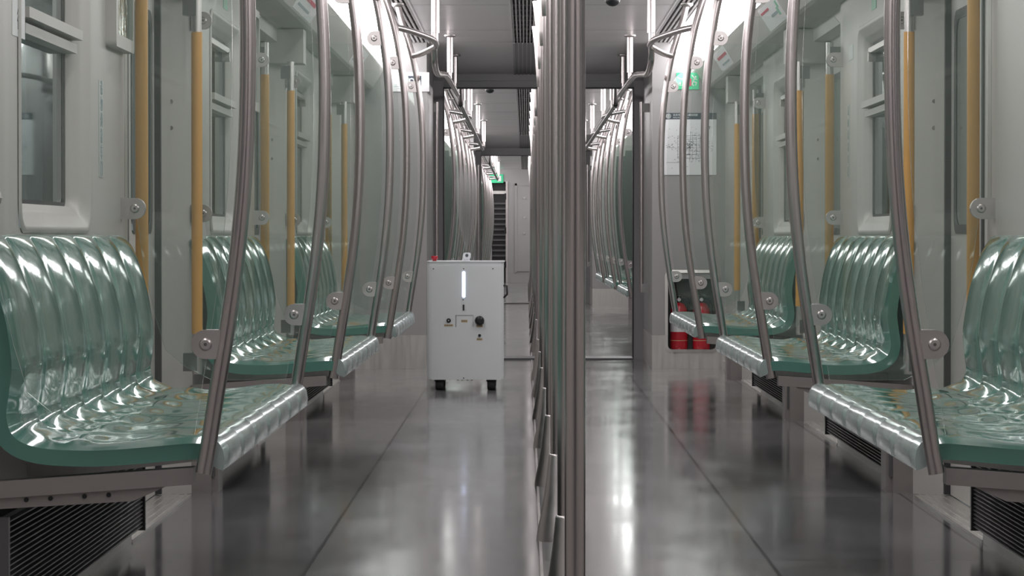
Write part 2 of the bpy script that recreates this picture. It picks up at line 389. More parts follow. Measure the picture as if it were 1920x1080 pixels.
# ------------------------------------------------------------------ light strips
def light_profile(sx, y0, y1):
    prof = []
    for k in range(13):
        t = k / 12; a = PI / 2 * t
        x = 0.876 + 0.158 * (1 - math.cos(a)) ** 0.9; z = 1.992 + 0.172 * (1 - math.sin(a)) ** 0.9
        # convex bulge towards the cabin
        x = 0.876 + 0.158 * t; z = ZC - 0.004 - (0.172) * t - 0.035 * math.sin(PI * t)
        prof.append((sx * x, z))
    back = [(sx * 1.06, 2.04), (sx * 0.9, 2.19)]
    return prof, back
for ci, c in enumerate(CARS):
    yt0 = c['y0'] if ci else 2.0
    for sx, sn in SIDES:
        r = empty('light_strip', (sx * 0.95, yt0, 2.08), f'glowing white light strip along the {sn} side of the {carname[ci]} ceiling', 'ceiling light')
        m = MB(); prof, back = light_profile(sx, 0, 0)
        L = c['y1'] - yt0
        loc = [(x - sx * 0.95, z - 2.08) for x, z in prof]; bk = [(x - sx * 0.95, z - 2.08) for x, z in back]
        n = len(loc); vs = [(x, 0.01, z) for x, z in loc] + [(x, L - 0.01, z) for x, z in loc]
        m.add(vs, [(i, i + 1, i + 1 + n, i + n) for i in range(n - 1)], True)
        m.build('diffuser', M['diffuser'], r)
        bx = MB().prism([(loc[0][0], loc[0][1] + 0.012), (loc[-1][0] + sx * 0.012, loc[-1][1] + 0.01), bk[0], bk[1]], 0.0, L)
        bx.build('housing', M['ceil'], r)
        tr = MB()
        x0, z0 = loc[-1]
        tr.prism([(x0, z0 - 0.004), (x0 + sx * 0.014, z0 + 0.012), (x0 + sx * 0.02, z0 + 0.004), (x0 + sx * 0.006, z0 - 0.010)], 0, L)
        tr.build('edge_trim', M['panelsteel'], r)

# ------------------------------------------------------------------ windows
def make_window(sx, yc, n):
    y0, y1, z0, z1 = yc - 0.58, yc + 0.59, 0.90, 1.70
    r = empty('window_%d' % n, (sx * WX, yc, z0)); struct(r)
    def loop(iy, iz, x, rad):
        return [(sx * x - sx * WX, p[0] - yc, p[1] - z0) for p in rrect(y0 + iy, y1 - iy, z0 + iz, z1 - iz, rad)]
    m = MB()
    L = [loop(-0.012, -0.012, WX - 0.002, 0.07), loop(-0.004, -0.004, WX - 0.008, 0.07), loop(0.01, 0.008, WX - 0.004, 0.07), loop(0.06, 0.03, WX + 0.012, 0.06),
         loop(0.10, 0.042, WX + 0.017, 0.05), loop(0.105, 0.044, WX + 0.024, 0.05), loop(0.15, 0.056, WX + 0.026, 0.03), loop(0.16, 0.06, WX + 0.05, 0.02)]
    k = len(L[0]); vs = [p for q in L for p in q]; fs = []
    for a in range(len(L) - 1):
        for i in range(k): fs.append((a * k + i, a * k + (i + 1) % k, (a + 1) * k + (i + 1) % k, (a + 1) * k + i))
    m.add(vs, fs, True); m.build('window_frame', M['wall'], r)
    P = rrect(y0 + 0.15, y1 - 0.15, z0 + 0.05, z1 - 0.05, 0.02)
    MB().prism([(p[0] - yc, p[1] - z0) for p in P], sx * 0.044, sx * 0.05, 'X').build('pane', M['pane'], r)
    g = MB()
    A = loop(0.158, 0.058, WX + 0.040, 0.02); Bq = loop(0.172, 0.068, WX + 0.040, 0.018); kk = len(A)
    g.add(A + Bq, [(i, (i + 1) % kk, (i + 1) % kk + kk, i + kk) for i in range(kk)])
    g.build('rubber_gasket', M['rubber'], r)
    tm = MB(); tm.box(-sx * 0.004, sx * 0.045, -0.44, 0.45, 0.485, 0.510); tm.box(sx * 0.008, sx * 0.045, -0.42, 0.43, 0.450, 0.474)
    tm.build('transom', M['wall'], r)
    hp = MB(); hp.box(sx * 0.02, sx * 0.045, -0.40, 0.41, 0.70, 0.72)
    hp.lathe([(0.020, 0.015 * sx), (0.020, 0.045 * sx)], (0, 0.37, 0.685), 14, 'X')
    hp.build('latch', M['plate'], r)
n = 1
for ci, c in enumerate(CARS):
    for w in BAYS:
        for sx, sn in SIDES: make_window(sx, w + c['off'], n); n += 1

# ------------------------------------------------------------------ side doors
def make_side_door(sx, yc, n):
    r = empty('door_%d' % n, (sx * DX, yc, 0)); struct(r)
    for q, (a, e) in enumerate(((-0.75, 0.047), (0.053, 0.85))):
        m = MB(); ww = (a + 0.13, e - 0.13)
        t = 0.03
        m.box(0, sx * t, a, e, 0.012, 0.90); m.box(0, sx * t, a, e, 1.62, 1.84); m.box(0, sx * t, a, ww[0], 0.90, 1.62); m.box(0, sx * t, ww[1], e, 0.90, 1.62)
        lf = m.build('door_leaf', M['wall'], r)
        P = rrect(ww[0] - 0.01, ww[1] + 0.01, 0.89, 1.63, 0.06)
        inner = rrect(ww[0] + 0.02, ww[1] - 0.02, 0.92, 1.60, 0.06); k = len(P)
        g = MB(); g.add([(-sx * 0.004, p[0], p[1]) for p in P] + [(-sx * 0.004, p[0], p[1]) for p in inner], [(i, (i + 1) % k, (i + 1) % k + k, i + k) for i in range(k)])
        g.build('rubber_gasket', M['rubber'], lf)
        MB().prism(inner, sx * 0.0, sx * 0.006, 'X').build('pane', M['pane'], lf)
    MB().box(-sx * 0.008, sx * 0.01, 0.035, 0.065, 0.012, 1.84).build('meeting_rubber', M['rubber'], r)
    MB().box(-sx * 0.02, sx * 0.0, 0.82, 0.85, 0.012, 1.80).build('edge_rubber', M['rubber'], r)
    # cover box at the top of the far jamb with its dark bracket
    cv = MB().box(-sx * 0.20, -sx * 0.0, 0.86, 1.05, 1.70, 1.86).build('jamb_cover', M['wall'], r)
    sc = MB()
    for z in (1.25, 1.34): sc.lathe([(0.007, 0.01), (0.007, -0.004)], (-sx * 0.045, 0.925, z), 10, 'Y')
    sc.build('screw', M['plate'], r)
    if yc > 7:
        ft = MB().box(-sx * 0.19, -sx * 0.10, 1.06, 1.22, 0.0, 0.34); ft.box(-sx * 0.17, -sx * 0.10, 1.02, 1.06, 0.0, 0.34)
        ft.build('jamb_foot', M['railsteel'], r)
    MB().prism([(0, 0.85), (-sx * 0.105, 1.025), (-sx * 0.10, 1.04), (sx * 0.03, 1.04), (sx * 0.03, 0.85)], 0.0, 1.80, 'Z').build('jamb_panel', M['wall'], r)
n = 3
for ci, c in enumerate(CARS):
    for d in DOORS:
        if not (c['y0'] + 0.3 < d + c['off'] - 0.75 and d + c['off'] + 0.85 < c['y1']): continue
        for sx, sn in SIDES: make_side_door(sx, d + c['off'], n); n += 1

# ------------------------------------------------------------------ mint benches
PROF = [(1.228, 0.882), (1.214, 0.874), (1.190, 0.833), (1.167, 0.775), (1.151, 0.72), (1.141, 0.665), (1.136, 0.61), (1.142, 0.555), (1.147, 0.508), (1.132, 0.474), (1.085, 0.457),
        (1.0, 0.452), (0.92, 0.455), (0.84, 0.462), (0.77, 0.467), (0.735, 0.462)]
SP = spline(PROF, 6)
NR = 7
def bench_mesh(sx):
    n = len(SP); per = 18; m = NR * per
    acc = [0]
    for i in range(1, n): acc.append(acc[-1] + math.dist(SP[i], SP[i - 1]))
    T = acc[-1]
    nor = []
    for i in range(n):
        a = SP[max(0, i - 1)]; b = SP[min(n - 1, i + 1)]; dx, dz = b[0] - a[0], b[1] - a[1]; l = math.hypot(dx, dz)
        nx, nz = dz / l, -dx / l
        nor.append((nx, nz) if nz > 0 or nx < 0 else (-nx, -nz))
    vs = []; rows = m + 1
    for j in range(rows):
        y = -SL / 2 + SL * j / m; u = (j / per) % 1.0
        rim = min(1.0, min(j, m - j) / 4.0); rim = math.sin(rim * PI / 2)
        rib = abs(math.sin(PI * u)) ** 0.42
        for i in range(n):
            s = acc[i] / T
            amp = 0.016 - 0.010 * math.exp(-((s - 0.27) / 0.12) ** 2) - 0.006 * min(1, max(0, (s - 0.5) / 0.2))
            if s < 0.05: amp *= 0.4 + 12 * s
            if s > 0.9: amp *= max(0.15, 1 - (s - 0.9) / 0.1)
            # hollows in the pan where each person sits, and a step at the crease
            hol = -0.012 * math.sin(PI * u) ** 2 * math.exp(-((s - 0.76) / 0.10) ** 2) + 0.006 * math.sin(PI * u) * math.sin(s * 50) * math.exp(-((s - 0.62) / 0.10) ** 2)
            dd = (amp * (rib - 0.35) * rim + hol * rim) - 0.012 * (1 - rim)
            x = SP[i][0] + nor[i][0] * dd; z = SP[i][1] + nor[i][1] * dd
            vs.append((sx * x, y, z))
    fs = []
    for j in range(m):
        for i in range(n - 1):
            a = j * n + i; fs.append((a, a + 1, a + n + 1, a + n))
    B = MB(); B.add(vs, fs, True)
    # thick back / underside and end caps
    und = []
    for j in (0, m):
        y = -SL / 2 + SL * j / m
        for i in range(n):
            th = 0.045 if i > 20 else 0.024 + 0.021 * i / 20
            und.append((sx * (SP[i][0] - nor[i][0] * th), y, SP[i][1] - nor[i][1] * th))
    top0 = [vs[i] for i in range(n)]; top1 = [vs[m * n + i] for i in range(n)]
    B.add(top0 + und[:n], [(i, i + 1, i + 1 + n, i + n) for i in range(n - 1)], True)
    B.add(top1 + und[n:], [(i, i + 1, i + 1 + n, i + n) for i in range(n - 1)], True)
    B.add(und, [(i, i + 1, i + 1 + n, i + n) for i in range(n - 1)], True)
    tops = [vs[j * n] for j in range(rows)]; B.add(tops + [und[0], und[n]], [tuple(range(rows)) + (rows + 1, rows)])
    return B
def edge_mesh(sx):
    """worn silver nosing along the front"""
    pr = [(0.742, 0.4685), (0.728, 0.467), (0.715, 0.459), (0.707, 0.445), (0.704, 0.425), (0.706, 0.405), (0.712, 0.40), (0.735, 0.41), (0.745, 0.44)]
    per = 18; m = NR * per; n = len(pr); B = MB(); vs = []
    for j in range(m + 1):
        y = -SL / 2 + SL * j / m; u = (j / per) % 1; g = -0.006 * (1 - min(1, 10 * min(u, 1 - u))) + 0.004 * math.sin(PI * u)
        for i, (x, z) in enumerate(pr):
            k = 1 if 1 <= i <= 5 else 0.3
            vs.append((sx * (x - g * k * 1.0), y, z + g * 0.6 * k))
    fs = [(j * n + i, j * n + (i + 1) % n, (j + 1) * n + (i + 1) % n, (j + 1) * n + i) for j in range(m) for i in range(n)]
    B.add(vs, fs, True); B.add([vs[i] for i in range(n)], [tuple(range(n))]); B.add([vs[m * n + i] for i in range(n)], [tuple(range(n))])
    return B
def end_rail(sx, y):
    B = MB()
    B.prism([(sx * 0.775, 0.405), (sx * 1.235, 0.372), (sx * 1.235, 0.337), (sx * 0.775, 0.370)], y - 0.03, y + 0.03)
    B.prism([(sx * 0.83, 0.366), (sx * 1.235, 0.340), (sx * 1.235, 0.315), (sx * 0.90, 0.335)], y - 0.018, y + 0.02)
    return B
def make_bench(sx):
    r = empty('bench_seat', (0, 0, 0))
    bench_mesh(sx).build('seat_shell', M['mint'], r)
    edge_mesh(sx).build('front_edge', M['edge'], r)['label'] = 'worn silver front edge'
    for y in (-SL / 2 + 0.03, SL / 2 - 0.03):
        e = end_rail(sx, y).build('end_rail', M['railsteel'], r)
        for x in (0.95, 1.0, 1.07, 1.12):
            bb = MB(); bb.lathe([(0.005, 0), (0.005, -0.004)], (sx * x, y - 0.018, 0.348 - 0.06 * (x - 0.95)), 8, 'Y')
            bb.build('bolt', M['black'], e)
    for y in (-0.45, 0.45):
        MB().prism([(sx * 0.76, 0.405), (sx * 1.235, 0.38), (sx * 1.235, 0.33), (sx * 1.15, 0.33), (sx * 0.76, 0.375)], y - 0.02, y + 0.02).build('support_bracket', M['panelsteel'], r)
    return r
protos = {sx: make_bench(sx) for sx, _ in SIDES}
used = {-1: False, 1: False}
def where(ci, bi, sn): return f'{NEARN[bi]} {sn} bench in the {carname[ci]}'
for ci, c in enumerate(CARS):
    for bi, yb in enumerate(BAYS):
        for sx, sn in SIDES:
            if not used[sx]: o = protos[sx]; used[sx] = True
            else: o = copy_tree(protos[sx])
            o.location = (0, yb + c['off'], 0)
            w = where(ci, bi, sn)
            tag(o, f'glossy mint green ribbed bench, {NEARN[bi]} one along the {sn} wall of the {carname[ci]}', 'bench', 'mint green benches along the walls')
# heaters below the benches
def make_heater(sx):
    r = empty('heater_grille', (0, 0, 0)); L = SL / 2 - 0.05
    MB().box(sx * 1.175, sx * 1.213, -L, L, 0.06, 0.30).build('casing', M['dark'], r)
    s_ = MB()
    for k in range(20):
        z = 0.066 + k * 0.0115; s_.prism([(sx * 1.166, z), (sx * 1.176, z + 0.004), (sx * 1.176, z + 0.007), (sx * 1.166, z + 0.003)], -L, L)
    s_.build('slat', M['grille'], r)
    MB().box(sx * 1.16, sx * 1.213, -L - 0.02, -L, 0.055, 0.30).build('end_plate', M['grille'], r)
    MB().box(sx * 1.16, sx * 1.213, L, L + 0.02, 0.055, 0.30).build('end_plate', M['grille'], r)
    return r
hp = {sx: make_heater(sx) for sx, _ in SIDES}; hu = {-1: 0, 1: 0}
for ci, c in enumerate(CARS[:2]):
    for bi, yb in enumerate(BAYS):
        for sx, sn in SIDES:
            o = hp[sx] if not hu[sx] else copy_tree(hp[sx]); hu[sx] = 1
            o.location = (0, yb + c['off'], 0)
            tag(o, 'black louvred heater box beneath the ' + where(ci, bi, sn), 'heater', 'heater boxes under the benches')

# ------------------------------------------------------------------ seat partitions: bowed pole, glass, clamps
POLE = [(0.751, 0.395), (0.741, 0.45), (0.722, 0.57), (0.704, 0.68), (0.684, 0.82), (0.668, 0.98), (0.660, 1.15), (0.659, 1.35), (0.668, 1.55), (0.688, 1.72), (0.712, 1.86), (0.745, 1.98), (0.778, 2.08), (0.80, 2.172)]
PS = spline(POLE, 5)
def polex(z):
    for (xa, za), (xb, zb) in zip(PS, PS[1:]):
        if za <= z <= zb: return xa + (xb - xa) * (z - za) / (zb - za)
    return PS[-1][0]
def make_partition(sx):
    r = empty('seat_partition', (0, 0, 0))
    MB().tube([(sx * x, 0, z) for x, z in PS], 0.0168, 20).build('curved_pole', M['steel'], r)['label'] = 'bowed brushed steel pole'
    # glass outline
    out = []
    top, R = 1.80, 0.10; bot = 0.475
    zs = [bot + (top - R - bot) * k / 24 for k in range(25)]
    out += [(polex(z) + 0.032, z) for z in zs]
    cx, cz = polex(top - R) + 0.032 + R, top - R
    for k in range(1, 9): a = PI - PI / 2 * k / 8; out.append((cx + R * math.cos(a), cz + R * math.sin(a)))
    out += [(1.20, top), (1.225, top - 0.03), (1.225, 0.98), (1.19, 0.94), (1.172, 0.80), (1.14, 0.66), (1.11, 0.56), (1.05, 0.51), (0.98, bot)]
    MB().prism([(sx * x, z) for x, z in out], -0.004, 0.004, edge_mi=1).build('glass_panel', [M['glass'], M['glassedge']], r)
    def clamp(xa, xb, z, hole):
        B = MB(); h = 0.03; pts = [(xa, z - h), (xb - h, z - h)]
        if xb > xa: pts = [(xa, z - h)] + [(xb - h + h * math.sin(PI * k / 10), z - h * math.cos(PI * k / 10)) for k in range(11)] + [(xa, z + h)]
        else: pts = [(xa, z - h)] + [(xb + h - h * math.sin(PI * k / 10), z - h * math.cos(PI * k / 10)) for k in range(11)] + [(xa, z + h)]
        B.prism([(sx * x, zz) for x, zz in pts], -0.012, 0.012)
        c = B.build('clamp_plate', M['plate'], r)
        cx = xb - h if xb > xa else xb + h
        MB().lathe([(0.013, 0.012), (0.013, 0.014), (0.009, 0.016)], (sx * cx, 0, z), 16, 'Y').lathe([(0.013, -0.012), (0.013, -0.014), (0.009, -0.0155)], (sx * cx, 0, z), 16, 'Y').build('bolt', M['plate'], c)
        MB().lathe([(0.0035, -0.0156), (0.0035, -0.0165)], (sx * cx, 0, z), 10, 'Y').build('socket', M['grille'], c)
    for z in (0.66, 1.71): clamp(polex(z) + 0.008, polex(z) + 0.068, z, 1)
    for z in (0.96, 1.62): clamp(1.235, 1.165, z, 1)
    MB().lathe([(0.034, 2.172), (0.034, 2.160), (0.021, 2.150)], (sx * 0.80, 0, 0), 20).build('ceiling_flange', M['plate'], r)
    return r
pp = {sx: make_partition(sx) for sx, _ in SIDES}; pu = {-1: 0, 1: 0}
OFFS = [(-1.25, 'near end'), (1.25, 'far end')]
PY = {0: (6.55, 9.05), 1: (10.97, 13.40), 2: (15.28, 17.72)}
for ci, c in enumerate(CARS):
    for bi, yb in enumerate(BAYS):
        for e in (0, 1):
            for sx, sn in SIDES:
                o = pp[sx] if not pu[sx] else copy_tree(pp[sx]); pu[sx] = 1
                o.location = (0, PY[bi][e] + c['off'], 0)
                tag(o, f'bowed pole with glass at {["near", "far"][e]} end of the ' + where(ci, bi, sn), 'partition', 'bowed poles with glass at the bench ends')

# ------------------------------------------------------------------ bowed grab loops between the pole pairs
def make_loop(sx, L):
    r = empty('grab_loop', (0, 0, 0)); pts = []
    zz = 1.88; xo = polex(zz)
    ctrl = [(xo - 0.004, -L / 2), (xo - 0.055, -L / 2 + 0.22), (0.60, -L / 2 + 0.62), (0.562, -0.25), (0.556, 0.05), (0.562, 0.3), (0.60, L / 2 - 0.62), (xo - 0.055, L / 2 - 0.22), (xo - 0.004, L / 2)]
    MB().tube([(sx * x, y, zz) for x, y in spline(ctrl, 6)], 0.0155, 16).build('loop_tube', M['steel'], r)
    d = MB().tube([(sx * 0.555, 0.0, zz), (sx * 0.555, 0.0, ZC)], 0.0135, 16).build('drop_bar', M['steel'], r)
    MB().tube([(sx * 0.555, 0.0, 1.93), (sx * 0.555, 0.0, ZC)], 0.020, 18).build('sleeve', M['steel'], d)
    MB().lathe([(0.038, ZC), (0.038, ZC - 0.008), (0.022, ZC - 0.014)], (sx * 0.555, 0.0, 0), 22).build('ceiling_flange', M['plate'], r)
    return r
lp = {sx: make_loop(sx, 2.43) for sx, _ in SIDES}; lu = {-1: 0, 1: 0}
for ci, c in enumerate(CARS):
    for bi, yb in enumerate(BAYS):
        for sx, sn in SIDES:
            o = lp[sx] if not lu[sx] else copy_tree(lp[sx]); lu[sx] = 1
            o.location = (0, sum(PY[bi]) / 2 + c['off'], 0)
            tag(o, 'bowed steel grab loop above the ' + where(ci, bi, sn), 'grab rail', 'grab loops above the benches')
# straight rails over the doors with drop bars
def make_rail(sx, ya, yb, label, drops, first=False):
    hook = True
    r = empty('ceiling_handrail', (sx * 0.575, ya, 1.86), label, 'grab rail', 'ceiling handrails')
    L = yb - ya; pts = []
    if hook: pts += [(0, 0, 0.31), (0, 0, 0.05), (0, 0.04, 0.0), (0, 0.25, 0.0), (0, 0.5, 0.0)]
    e = 0.0
    if first: pts = [(0, 0, 0.31), (0, 0, 0.03), (0, 0.12, -0.06), (0, 0.6, -0.085), (0, 1.6, -0.04), (0, 2.9, 0.01)]
    else: pts += [(0, L * 0.5, e)]
    e = 0.03 if first else 0.0
    pts += [(0, L, e)]
    MB().tube(spline(pts, 5), 0.0165, 14).build('rail_tube', M['steel' if first else 'darksteel'], r)
    for y in drops:
        zt = ZC - 1.86 - (0.078 * (y - 21.3) if 21.3 < y < 23 else 0)
        d = MB().tube([(0, y - ya, e), (0, y - ya, zt)], 0.0135, 14).build('drop_bar', M['steel'], r)
        MB().tube([(0, y - ya, 0.07), (0, y - ya, zt)], 0.020, 16).build('sleeve', M['steel'], d)
        MB().lathe([(0.038, zt), (0.038, zt - 0.008), (0.022, zt - 0.014)], (0, y - ya, 0), 20).build('ceiling_flange', M['plate'], r)
for sx, sn in SIDES:
    make_rail(sx, 16.95, 22.75, f'hooked bright steel ceiling rail running to the gangway on the {sn} side', (20.5, 21.9), True)
    make_rail(sx, 23.7, 36.0, f'long dark steel ceiling rail over the {sn} side of the second carriage', (24.6,))
    make_rail(sx, 42.9, 55.0, f'long dark steel ceiling rail over the {sn} side of the third carriage', (43.6,))

# ------------------------------------------------------------------ central poles
def make_pole():
    r = empty('centre_pole', (0, 0, 0))
    MB().tube([(0, 0, 0.02), (0, 0, ZC)], 0.019, 28).build('pole_tube', M['steel'], r)
    MB().lathe([(0.060, 0), (0.058, 0.02), (0.047, 0.075), (0.037, 0.13), (0.029, 0.19), (0.0235, 0.245), (0.0225, 0.25), (0.019, 0.251)], n=32).build('base_cone', M['plate'], r)
    MB().lathe([(0.055, ZC), (0.050, ZC - 0.03), (0.038, ZC - 0.13), (0.0265, ZC - 0.30), (0.0225, 1.80), (0.019, 1.798)], n=32).build('top_cone', M['plate'], r)
    return r
cp0 = make_pole()
PYS = [5.85, 7.22, 9.27, 11.30, 13.35, 15.42, 17.55, 19.65] + [24.4 + 2.12 * k for k in range(8)] + [43.4 + 2.12 * k for k in range(8)]
ordn = ['nearest', 'second', 'third', 'fourth', 'fifth', 'sixth', 'seventh', 'eighth']
for i, y in enumerate(PYS):
    o = cp0 if i == 0 else copy_tree(cp0); o.location = (0, y, 0)
    ci = 0 if i < 8 else 1 if i < 16 else 2; k = i - 8 * ci
    tag(o, f'straight steel centre pole with cone foot, {ordn[k]} in line in the {carname[ci]}', 'pole', 'straight poles down the middle of the aisle')

# ------------------------------------------------------------------ yellow door handrails
def make_yellow(sx):
    r = empty('door_handrail', (0, 0, 0))
    MB().tube([(0, 0, 0.42), (0, 0, 1.70)], 0.0165, 18).build('steel_tube', M['plate'], r)
    MB().tube([(0, 0, 0.555), (0, 0, 1.565)], 0.0185, 20).build('yellow_sleeve', M['yellow'], r)['label'] = 'yellow grip sleeve'
    for z in (0.46, 1.65):
        MB().box(0, sx * 0.045, -0.025, 0.025, z - 0.03, z + 0.03).build('bracket', M['grille'], r)
    return r
yp = {sx: make_yellow(sx) for sx, _ in SIDES}; yu = {-1: 0, 1: 0}
YY = [9.18, 10.72, 13.52, 15.0, 17.88, 19.42]
dn = ['first', 'second', 'third']
for ci in (0, 1):
    for i, y in enumerate(YY):
        for sx, sn in SIDES:
            o = yp[sx] if not yu[sx] else copy_tree(yp[sx]); yu[sx] = 1
            o.location = (sx * 1.192, y + CARS[ci]['off'], 0)
            tag(o, f'yellow handrail at the {["near", "far"][i % 2]} side of the {dn[i // 2]} {sn} door in the {carname[ci]}', 'handrail', 'yellow handrails beside the doors')

# ------------------------------------------------------------------ disinfecting robot
RX, RY = -0.437, 18.3
R = empty('disinfection_robot', (RX, RY, 0), 'white boxy disinfecting robot on black casters standing in the aisle', 'robot')
hw, dp = 0.218, 0.50
def chamf(x0, x1, y0, y1, c): return [(x0 + c, y0), (x1 - c, y0), (x1, y0 + c), (x1, y1 - c), (x1 - c, y1), (x0 + c, y1), (x0, y1 - c), (x0, y0 + c)]
body = MB(); body.prism(chamf(-hw, hw, 0, dp, 0.012), 0.065, 0.735, 'Z'); body.build('cabinet', M['white'], R)
fp = MB(); fp.prism(rrect(-hw + 0.022, hw - 0.012, 0.062, 0.715, 0.008), -0.004, 0.004); fpo = fp.build('front_panel', M['white'], R)
lid = MB(); lid.prism(chamf(-hw - 0.001, hw + 0.006, -0.004, dp + 0.004, 0.012), 0.735, 0.741, 'Z'); lid.build('top_lid', M['whiteplastic'], R)
def fx(px): return (px - 872) * RY / F            # picture column to robot x
def fz(py): return CAMZ - (py - 444) * RY / F
led = MB(); led.prism(rrect(fx(866.5), fx(872), fz(558), fz(509), 0.006), -0.008, -0.003); led.build('status_light', M['led'], R)['label'] = 'glowing blue white light bar'
kk = MB(); kk.prism(rrect(fx(867.5), fx(870.5), fz(582), fz(571), 0.003), -0.009, -0.003); kk.build('key_slot', M['black'], R)
sc = MB()
for px, py in ((812.5, 504), (924, 504), (869, 504), (869, 709), (868, 562)): sc.lathe([(0.0035, -0.004), (0.0035, -0.006)], (fx(px), 0, fz(py)), 10, 'Y')
sc.build('screw', M['black'], R)
hatch = MB(); hx0, hx1, hz0, hz1 = fx(854), fx(887), fz(613), fz(591)
hatch.box(hx0, hx0 + 0.003, -0.006, -0.003, hz0, hz1); hatch.box(hx0, hx1, -0.006, -0.003, hz1 - 0.0015, hz1); hatch.box(hx1 - 0.001, hx1, -0.006, -0.003, hz0, hz1)
hatch.build('hatch_seam', M['ink'], R)
MB().lathe([(0.013, -0.004), (0.013, -0.010), (0.009, -0.013)], (fx(841), 0, fz(601)), 20, 'Y').build('round_button', M['black'], R)
MB().lathe([(0.004, -0.013), (0.004, -0.015)], (fx(841), 0, fz(601)), 12, 'Y').build('button_cap', M['plate'], R)
kb = MB(); kb.lathe([(0.027, -0.004), (0.027, -0.02), (0.023, -0.034), (0.012, -0.037)], (fx(899), 0, fz(601)), 24, 'Y'); kb.box(fx(899), fx(899) + 0.024, -0.040, -0.010, fz(607), fz(600))
kb.build('knob', M['black'], R)
MB().lathe([(0.0085, -0.004), (0.0085, -0.012)], (fx(899), 0, fz(629)), 14, 'Y').build('socket', M['black'], R)
for px, py, w, h in ((841, 610, 17, 4), (870.5, 602, 12, 5), (899, 611, 12, 5), (899, 636, 11, 4)):
    q = MB(); q.prism(rrect(fx(px - w / 2), fx(px + w / 2), fz(py + h / 2), fz(py - h / 2), 0.001), -0.0052, -0.003); lb = q.build('tan_label', M['tan'], R)
    g = MB(); n_ = 4
    for k in range(n_):
        a = fx(px - w / 2 + 1 + k * (w - 2) / n_); g.box(a, a + (w - 3) / n_ * RY / F * 0.7, -0.0056, -0.005, fz(py + h / 5), fz(py - h / 5))
    g.build('small_print', M['ink'], lb)
nz = MB(); nz.lathe([(0.022, 0.741), (0.022, 0.75), (0.020, 0.757)], (0.003, 0.10, 0), 20); nz.prism(rrect(-0.014, 0.030, 0.752, 0.79, 0.014), 0.075, 0.125)
nzo = nz.build('spray_nozzle', M['whiteplastic'], R)
MB().lathe([(0.009, -0.001), (0.009, -0.004)], (0.008, 0.077, 0.773), 16, 'Y').build('nozzle_hole', M['ink'], nzo)
bt = MB(); bt.lathe([(0.012, 0.741), (0.012, 0.750), (0.019, 0.751), (0.020, 0.765), (0.016, 0.771)], (fx(814), 0.06, 0), 22); bt.build('emergency_button', M['red'], R)['label'] = 'red mushroom button'
hd = MB(); hd.tube([(hw, 0.05, 0.60), (hw + 0.02, 0.05, 0.60), (hw + 0.022, 0.05, 0.55), (hw, 0.05, 0.53)], 0.006, 10); hd.build('side_handle', M['black'], R)
vt = MB()
for px in (858, 866, 876, 884): vt.lathe([(0.006, 0.0), (0.006, 0.02)], (fx(px), 0.02, 0.062), 10, 'Y')
vt.build('underside_plug', M['black'], R)
for x in (fx(823.5), fx(921)):
    for y in (0.06, dp - 0.06):
        cst = MB().box(x - 0.029, x + 0.029, y - 0.022, y + 0.022, 0.050, 0.068).build('caster_fork', M['black'], R)
        MB().lathe([(0.028, -0.024), (0.034, -0.019), (0.034, 0.019), (0.028, 0.024)], (x, y, 0.034), 22, 'X').build('wheel', M['rubber'], cst)
# mist from the nozzle: a faint upward cone of fog
mist = MB(); mist.lathe([(0.006, 0.0), (0.012, 0.03), (0.035, 0.12), (0.055, 0.24), (0.070, 0.40), (0.050, 0.50), (0.01, 0.54)], n=24)
mo = mist.build('disinfectant_mist', M['glass']); mo.location = (RX + 0.006, RY + 0.10, 0.795)
mm = bpy.data.materials.new('mist_volume'); mm.use_nodes = True; nt = mm.node_tree
for n_ in list(nt.nodes): nt.nodes.remove(n_)
o_ = nt.nodes.new('ShaderNodeOutputMaterial'); vp = nt.nodes.new('ShaderNodeVolumeScatter'); vp.inputs['Color'].default_value = (0.95, 0.95, 0.97, 1)
tc = nt.nodes.new('ShaderNodeTexCoord'); sp = nt.nodes.new('ShaderNodeSeparateXYZ'); mr = nt.nodes.new('ShaderNodeMapRange')
mr.inputs[1].default_value = 0.0; mr.inputs[2].default_value = 0.5; mr.inputs[3].default_value = 30.0; mr.inputs[4].default_value = 0.0
nt.links.new(tc.outputs['Object'], sp.inputs[0]); nt.links.new(sp.outputs[2], mr.inputs[0])
nt.links.new(mr.outputs[0], vp.inputs['Density']); nt.links.new(vp.outputs[0], o_.inputs['Volume'])
mo.data.materials.clear(); mo.data.materials.append(mm)
tag(mo, 'faint white mist rising from the nozzle on top of the robot', 'mist', kind='stuff')

# ------------------------------------------------------------------ fire extinguishers in the recess
def ext(x, z=0.125):
    r = empty('fire_extinguisher', (x, 21.42, z))
    MB().lathe([(0.050, 0), (0.057, 0.008), (0.058, 0.02), (0.058, 0.245), (0.054, 0.275), (0.035, 0.305), (0.016, 0.315)], n=28).build('cylinder', M['red'], r)
    MB().lathe([(0.0585, 0.12), (0.0585, 0.19)], n=28).build('label_band', M['paper'], r)
    MB().lathe([(0.0588, 0.06), (0.0588, 0.064)], n=28).build('painted_line', M['tan'], r)
    v = MB().lathe([(0.016, 0.312), (0.018, 0.35), (0.012, 0.36)]); v.box(-0.05, 0.03, -0.009, 0.009, 0.365, 0.372); v.box(-0.06, 0.02, -0.009, 0.009, 0.345, 0.351)
    v.build('valve_handle', M['black'], r)
    MB().tube(spline([(0.012, 0, 0.345), (0.06, -0.01, 0.33), (0.066, -0.02, 0.22), (0.062, -0.03, 0.12)], 6), 0.007, 10).build('hose', M['black'], r)
    MB().lathe([(0.012, -0.012), (0.012, -0.018)], (0, 0, 0.335), 16, 'Y').build('gauge', M['paper'], r)
    return r
e1 = ext(0.935); tag(e1, 'left of two red fire extinguishers in the steel wall recess', 'fire extinguisher', 'red fire extinguishers in the recess')
